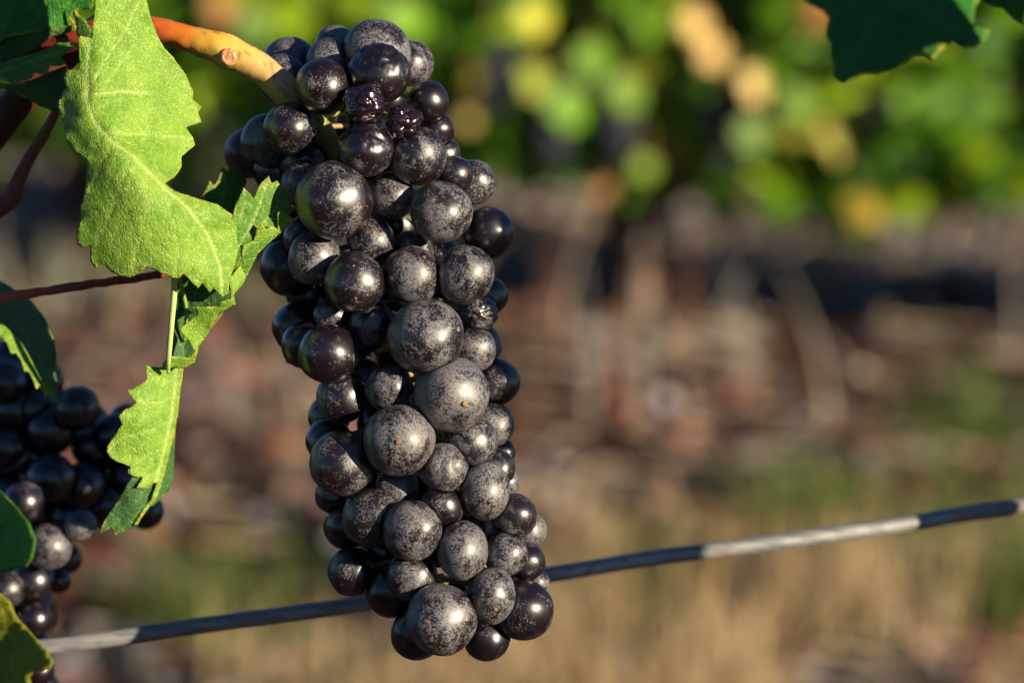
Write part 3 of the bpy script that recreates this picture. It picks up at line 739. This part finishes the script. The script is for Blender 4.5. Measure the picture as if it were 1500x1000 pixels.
n1 = b.noise(tc, 1.6, 4, .6, .5); n2 = b.noise(tc, 9, 5, .65); n3 = b.noise(tc, 45, 4, .7)
col = b.mix(b.ramp(n1, .35, .65), (.020, .012, .018, 1), (.075, .030, .024, 1))
col = b.mix(b.ramp(n2, .52, .66), col, (.13, .085, .07, 1))
col = b.mix(b.math('MULTIPLY', b.ramp(n3, .55, .7), .6), col, (.30, .24, .18, 1))
bp = b.n('ShaderNodeBump', {'Strength': 1, 'Distance': .02, 'Height': b.math('ADD', n2, n3)})
p = b.n('ShaderNodeBsdfPrincipled', {'Base Color': col, 'Roughness': .95, 'Specular IOR Level': .1, 'Normal': bp.outputs[0]}); b.n('ShaderNodeOutputMaterial', {0: p.outputs[0]})
tag(obj('ground', V, F, m), kind='structure')

def ground_px(px, py):
    d = XR*((px-750)/FPX)+UP*((500-py)/FPX)+FW
    t = -CAM[2]/d[2]; return CAM+d*t
# fallen leaves and straw
mb = MB(); rs = random.Random(3)
PAL = [(.30,.19,.15),(.42,.33,.28),(.27,.25,.28),(.27,.09,.06),(.15,.06,.05),(.36,.35,.37),(.10,.06,.065)]
DARK = [(1200,525,190,40),(1050,722,140,42),(340,720,150,32),(330,850,190,60),(1430,620,120,60),(800,560,60,40),(620,310,300,22),(330,480,110,28)]
for k in range(7500):
    py = rs.uniform(200, 1080); px = rs.uniform(-150, 1650)
    # fewer on the bare dark soil patches
    g = ground_px(px, py)
    dn = mnoise.noise(Vector((g[0]*2.2, g[1]*1.3, 3)))
    if rs.random() < .93 and any(((px-a)/c_)**2+((py-b_)/d_)**2 < 1 for a, b_, c_, d_ in DARK): continue
    d2 = mnoise.noise(Vector((g[0]*7, g[1]*4.5, 13)))
    if (dn < -.02 or d2 < -.08) and rs.random() < .86: continue
    if 900 < px < 1180 and 685 < py < 760 and rs.random() < .9: continue
    if 430 < py < 560 and rs.random() < .35: continue
    s = rs.uniform(.012, .045); a = rs.uniform(0, 6.28); z = gz(g[0], g[1])+.006
    pal = PAL[rs.choice([2,5,1,2,5])] if py < 440 else PAL[rs.choice([0,1,3,4,0,3,6,2])]
    ca, sa = math.cos(a), math.sin(a); tx, ty = rs.uniform(-.6, .6), rs.uniform(-.6, .6)
    pts = []
    for q in range(7):
        an = 2*math.pi*q/7; r = s*rs.uniform(.6, 1.1); u, v = r*math.cos(an), r*math.sin(an)*.7
        pts.append((g[0]+u*ca-v*sa, g[1]+u*sa+v*ca, z+abs(u*tx+v*ty)+.012*rs.random()))
    pts.append((g[0], g[1], z+.004)); c = np.array(pal)*rs.uniform(.6, 1.35)
    mb.add(pts, [[q, (q+1) % 7, 7] for q in range(7)], c)
tag(mb.build('fallen_leaves', M_LITTER, smooth=False), kind='stuff', label='fallen brown vine leaves scattered over the soil')
mb = MB()
def blade(mb, base, h, lean, w, col, segs=3):
    b0 = np.array(base); pts = []; F = []
    side = np.array([math.cos(lean[2]), math.sin(lean[2]), 0])*w
    for k in range(segs+1):
        t = k/segs; c = b0+np.array([lean[0]*t*t, lean[1]*t*t, h*t]); ww = side*(1-.85*t)
        pts += [c-ww, c+ww]
    for k in range(segs): F.append([2*k, 2*k+1, 2*k+3, 2*k+2])
    mb.add(pts, F, col)
for k in range(1700):        # straw lying about
    py = rs.uniform(230, 1050); px = rs.uniform(-150, 1650)
    band = 520+(px-950)*.42
    if py > 450 and not (abs(py-band) < 75 and px > 850) and rs.random() < .55: continue
    g = ground_px(px, py); z = gz(g[0], g[1])+.01; a = rs.gauss(2.6, .6); L = rs.uniform(.04, .14)
    c = np.array(rs.choice([(.45,.36,.24),(.40,.36,.30),(.5,.42,.3)]))*rs.uniform(.7, 1.15)
    d = np.array([math.cos(a), math.sin(a), rs.uniform(-.05, .25)])*L; n = np.array([-math.sin(a), math.cos(a), 0])*.0022; p = np.array([g[0], g[1], z])
    u = np.array([0, 0, .003])
    mb.add([p-n, p+n, p+d+n, p+d-n, p+u, p+d+u], [[0,1,2,3],[0,3,5,4],[1,4,5,2]], c)
for k in range(5200):        # standing dry grass in the foreground
    py = rs.uniform(850, 1180); px = rs.uniform(300, 1600)
    if py < 900 and not 800 < px < 1250: continue
    g = ground_px(px, py); dn = mnoise.noise(Vector((g[0]*5, g[1]*3, 9)))
    if dn < -.02 or (px > 1330 and rs.random() < .6) or (px < 560 and rs.random() < .7): continue
    blade(mb, (g[0], g[1], gz(g[0], g[1])), rs.uniform(.04, .13), (rs.gauss(0, .02), rs.gauss(0, .02), rs.uniform(0, 3)), .0022,
          np.array(rs.choice([(.46,.32,.17),(.40,.30,.18),(.5,.40,.24),(.34,.22,.12)]))*rs.uniform(.7, 1.1))
for k in range(600):        # dry stems around the far trunks
    py = rs.uniform(300, 470); px = rs.uniform(-100, 1600)
    if 870 < px < 1040: continue
    g = ground_px(px, py)
    if mnoise.noise(Vector((g[0]*3, g[1]*2, 19))) < 0: continue
    blade(mb, (g[0], g[1], gz(g[0], g[1])), rs.uniform(.04, .16), (rs.gauss(0, .03), rs.gauss(0, .03), rs.uniform(0, 3)), .003, np.array((.38,.37,.34))*rs.uniform(.6, 1.1))
for k in range(150):
    py = rs.uniform(330, 640); px = rs.uniform(-100, 1600); g = ground_px(px, py)
    blade(mb, (g[0], g[1], gz(g[0], g[1])), rs.uniform(.1, .28), (rs.gauss(0, .06), rs.gauss(0, .05), rs.uniform(0, 3)), .0035, np.array(rs.choice([(.36,.30,.25),(.28,.14,.08),(.3,.28,.27)]))*rs.uniform(.6, 1.1), 4)
tag(mb.build('dry_grass', M_LITTER, smooth=False), kind='stuff', label='dry straw and standing dead grass on the vineyard floor')
mb = MB()
for k in range(1300):
    c = rs.choice([(1260,840,150,60),(1420,760,120,90),(1400,620,110,70),(1180,800,90,40),(250,420,200,60),(950,900,60,40),(330,900,120,60),(1470,900,60,90)])
    px = rs.gauss(c[0], c[2]*.6); py = rs.gauss(c[1], c[3]*.5)
    if py < 330: continue
    g = ground_px(px, py)
    blade(mb, (g[0], g[1], gz(g[0], g[1])), rs.uniform(.03, .10), (rs.gauss(0, .035), rs.gauss(0, .035), rs.uniform(0, 3)), rs.uniform(.002, .006),
          np.array(rs.choice([(.07,.13,.02),(.10,.16,.03),(.14,.17,.04)]))*rs.uniform(.6, 1.2))
tag(mb.build('green_weeds', M_FARLEAF, smooth=False), kind='stuff', label='low green weeds growing through the litter')

# ------------------------------------------------------------------ rows of vines behind
SH = [(0,-.15),(.25,-.42),(.55,-.38),(.62,-.1),(1.0,.0),(.72,.28),(.85,.62),(.45,.6),(.0,1.0),(-.45,.6),(-.85,.62),(-.72,.28),(-1.0,.0),(-.62,-.1),(-.55,-.38),(-.25,-.42)]
def far_leaf(mb, pos, s, n, col, roll):
    n = np.array(n, float); n /= np.linalg.norm(n)
    down = np.array([0, 0, -1.0]); v = down-n*(down @ n); v /= np.linalg.norm(v)+1e-9; u = np.cross(n, v)
    cr_, sr_ = math.cos(roll), math.sin(roll); u, v = u*cr_+v*sr_, v*cr_-u*sr_
    pts = [pos+s*(u*a+v*b)-n*s*.30*(abs(a)**1.5)-n*.15*s*b*b for a, b in SH]+[pos+v*s*.25]
    N = len(SH); mb.add(pts, [[i, (i+1) % N, N] for i in range(N)], col)
ROT = R(-22); RD = np.array([math.cos(ROT), math.sin(ROT), 0]); RN = np.array([RD[1], -RD[0], 0])   # RN faces the camera
if RN[1] > 0: RN = -RN
rv = random.Random(11)
def vine(base, label, nleaf, zlo, zhi, depth, width, trunk_r, gp='vines in the row behind', lean=0, yellow=0, size=.05, bias=0, fork=False):
    base = np.array(base, float); base[2] = gz(base[0], base[1]) if abs(base[0]) < 3 and base[1] < 9 else 0
    e = empty('grapevine', base, label, 'grapevine', gp)
    tv = []
    H = zlo+.12
    pts = [base+np.array([0, 0, -.02]), base+np.array([lean*.3, 0, H*.35]), base+np.array([lean*.6-.01, 0, H*.7]), base+np.array([lean, 0, H]), base+np.array([lean, 0, H+.1])]
    V, F, T = tube(pts, [trunk_r*1.15, trunk_r, trunk_r*.85, trunk_r*.95, trunk_r*.5], 14, sub=6)
    V = V+np.array([[mnoise.noise(Vector(v)*25)*.012]*3 for v in V])
    mbt = MB(); mbt.add(V, F, (.07, .04, .03))
    for s_ in (-1, 1):
        a = base+np.array([lean, 0, H]); V, F, T = tube([a, a+RD*.15*s_+np.array([0,0,.06]), a+RD*width*.5*s_+np.array([0,0,.08])], [trunk_r*.7, trunk_r*.5, trunk_r*.3], 10, sub=5); mbt.add(V, F, (.13,.075,.05))
    if fork:
        V, F, T = tube([base+np.array([.02,0,.0]), base+np.array([.05,-.01,H*.5]), base+np.array([.09,-.02,H])], [.022,.024,.026], 12, sub=6); mbt.add(V, F, (.32,.17,.11))  # paler limb of the fork: its sunlight is put into the bark colour
    mbt.build('trunk', M_BARK, e)
    mb = MB()
    for k in range(nleaf):
        u = rv.uniform(-1, 1)*width*.62
        dn = rv.uniform(-1, 1)*depth
        lowc = zlo+.05*mnoise.noise(Vector((base[0]*3+u*5, dn*2, 1)))+(0.0 if rv.random() < .85 else -.05)
        z = lowc+(zhi-lowc)*rv.random()**1.15
        p = base+RD*u+RN*dn+np.array([0, 0, z])
        clump = mnoise.noise(Vector((p[0]*5, p[1]*5, p[2]*5)))
        if clump < -.2 and rv.random() < .75: continue
        n = RN*.9+np.array([rv.gauss(.25, .6), rv.gauss(-.1, .5), rv.gauss(.35, .5)])
        tone = rv.random()
        col = np.array((.13,.30,.010)) if tone < .48 else np.array((.28,.44,.015)) if tone < .76 else np.array((.05,.15,.010))
        if rv.random() < .05+yellow: col = np.array(rv.choice([(.50,.38,.05),(.42,.38,.06),(.5,.26,.08)]))
        far_leaf(mb, p, size*rv.uniform(.7, 1.25), n, col*rv.uniform(.8, 1.2), rv.gauss(0, .5))
    mb.build('foliage', M_FARLEAF, e, smooth=False)
    mc = MB()
    for k in range(14):
        u = rv.uniform(-1, 1)*width*.55; a = base+RD*u+np.array([lean, 0, H+.02])
        V, F, T = tube([a, a+np.array([rv.gauss(0,.04), rv.gauss(0,.06), .25]), a+np.array([rv.gauss(0,.08), rv.gauss(0,.12), .6])], [.005,.004,.003], 6, sub=3); mc.add(V, F, (.2,.10,.05))
    mc.build('canes', M_BARK, e)
    return e
def on_row(px, dist=None):
    """point of the row line x,y seen at column px"""
    P0 = np.array([.24, 4.73]); d = np.array([(px-750)/FPX, math.cos(PITCH)]); d /= d[1]
    A = np.array([[d[0], -RD[0]], [d[1], -RD[1]]]); s_ = np.linalg.solve(A, P0); return np.array([d[0]*s_[0], d[1]*s_[0], 0])
names = {-560:'grapevine at the far left end of the row behind, beyond the frame', 130:'blurred grapevine behind the big sunlit leaf', 915:'blurred grapevine with the forked sunlit trunk right of the bunch',
         1640:'blurred grapevine at the right edge of the row behind', 2500:'grapevine beyond the right edge in the row behind'}
for px in (-560, 130, 915, 1640, 2500):
    vine(on_row(px), names[px], 1900, .25 if px < 500 else .27 if px < 1500 else .255, 1.15, .22, .88, .04, lean=.0, fork=(px == 915), size=.042)
fr = on_row(0)
for i, x in enumerate((-2.6, -1.5, -.4, .7, 1.8, 2.9)):
    p = np.array([x, 0, 0])+np.array([0, 7.6+x*math.tan(ROT), 0])
    vine(p, ['leftmost grapevine of the second row back','second grapevine from the left in the farther row','third grapevine from the left in the farther row','third grapevine from the right in the farther row','second grapevine from the right in the farther row','rightmost grapevine of the second row back'][i],
         380, .32, 1.3, .25, 1.15, .035, 'vines in the farther row', size=.065)
for i, x in enumerate((-2.4, -1.2, 0, 1.2, 2.4)):
    vine((x,-2.6,0), ['leftmost','second from left','middle','second from right','rightmost'][i]+' grapevine of the row behind the photographer', 300, .3, 1.1, .22, 1.2, .03, 'vines behind the photographer', size=.075)
# particular yellow leaves and hanging bunches seen in front of the row
def row_leaf(px, py, wpx, col, label, dist=4.4, roll=0.2, n=(.75, -.85, .2)):
    p = W(px, py, dist); mb = MB(); s = wpx/2/FPX*dist
    e = empty('vine_leaf', p, label, 'leaf', 'large pale leaves on the row behind')
    far_leaf(mb, p, s, n, col, roll); mb.build('blade', M_FARLEAF, e, smooth=False)
    V, F, T = tube([p, p+np.array([0, .03, .03]), p+np.array([0, .12, .05])], [.002, .002, .002], 6, sub=3)
    obj('petiole', V, F, M_BARK, e, cols=np.tile((.3,.12,.05), (len(V), 1)))
row_leaf(1025, 30, 66, (.85,.58,.2), 'large blurred orange-yellow leaf at the top, upper of the two right of centre', roll=.5)
row_leaf(1048, 72, 64, (.85,.58,.22), 'blurred orange-yellow leaf overlapping the upper one', roll=-.2)
row_leaf(1112, 122, 64, (.85,.62,.25), 'round blurred yellow leaf just below the orange-yellow leaves', roll=.9)
row_leaf(788, 20, 72, (.62,.60,.06), 'blurred lemon-yellow leaf at the top edge right of the bunch')
row_leaf(792, 118, 70, (.35,.42,.05), 'blurred yellow-green leaf below the lemon-yellow leaf', roll=1)
row_leaf(690, 175, 34, (.50,.38,.12), 'blurred pale leaf touching the right side of the bunch', roll=.4)
row_leaf(948, 240, 52, (.22,.36,.02), 'blurred lime green leaf hanging in front of the far trunk', roll=.1)
row_leaf(925, 130, 80, (.17,.33,.03), 'blurred light green leaf above the far trunk', roll=.7)
row_leaf(870, 75, 85, (.14,.30,.015), 'blurred bright green leaf between the yellow leaves', roll=-.4)
row_leaf(840, 150, 90, (.16,.36,.02), 'blurred green leaf beside the dark far bunch', roll=.3)
row_leaf(1110, 190, 80, (.15,.28,.05), 'blurred muted green leaf below the round yellow leaf', roll=.2)
row_leaf(1180, 140, 90, (.14,.28,.02), 'blurred mid green leaf left of the corner leaf tip', roll=-.3)
row_leaf(600, 20, 90, (.17,.38,.02), 'blurred green leaf over the top of the bunch', roll=.3)
row_leaf(380, 30, 80, (.12,.24,.03), 'blurred green leaf above the orange stalk', roll=.3)
row_leaf(330, 8, 60, (.5,.18,.06), 'blurred rust-brown leaf above the orange stalk', roll=.3)
def far_bunch(px, py, label, dist=4.5, h=.11, w=.045):
    p = W(px, py, dist); e = empty('grape_bunch', p+np.array([0, 0, h*.6]), label, 'grape bunch', 'blurred grape bunches on the row behind')
    sv, sf = ico(1); mb = MB()
    for k in range(70):
        t = rv.random(); a = rv.uniform(0, 6.28); r = w*(1-.6*t)*rv.uniform(.35, .9)
        mb.add(sv*.0105+p+np.array([r*math.cos(a), r*math.sin(a), h*.5-h*t]), sf, np.array((.012,.014,.035))*rv.uniform(.7, 1.6))
    mb.build('grapes', M_FARGRAPE, e)
    V, F, T = tube([p+np.array([0, 0, h*.4]), p+np.array([0, .02, h*.75]), p+np.array([0, .05, h])], [.003]*3, 6, sub=3)
    obj('stalk', V, F, M_BARK, e, cols=np.tile((.2,.15,.05), (len(V), 1)))
far_bunch(905, 178, 'blurred navy bunch just left of the far trunk')
far_bunch(1062, 195, 'blurred dark bunch just right of the far trunk', h=.13)
far_bunch(1245, 195, 'blurred navy bunch under the corner leaf', w=.06)
far_bunch(1275, 225, 'lower blurred dark bunch under the corner leaf')
far_bunch(808, 175, 'blurred dark bunch nearest the sharp bunch')
far_bunch(722, 110, 'blurred grey-purple bunch above the right shoulder of the sharp bunch', h=.12)
far_bunch(1150, 165, 'blurred dark bunch below the round yellow leaf')
far_bunch(1400, 235, 'blurred dark bunch near the right edge')
# stake beside the forked trunk
bp_ = on_row(953)+RN*.05; bp_[2] = gz(bp_[0], bp_[1])
V, F, T = tube([bp_+np.array([0,0,-.05]), bp_+np.array([.0,0,.3]), bp_+np.array([0,0,1.2])], [.008]*3, 10, sub=3)
o = obj('vine_stake', V, F, M_BARK, None, loc=bp_, cols=np.tile((.20,.18,.17), (len(V), 1))); tag(o, 'blurred pale grey stake standing beside the forked trunk', 'stake')
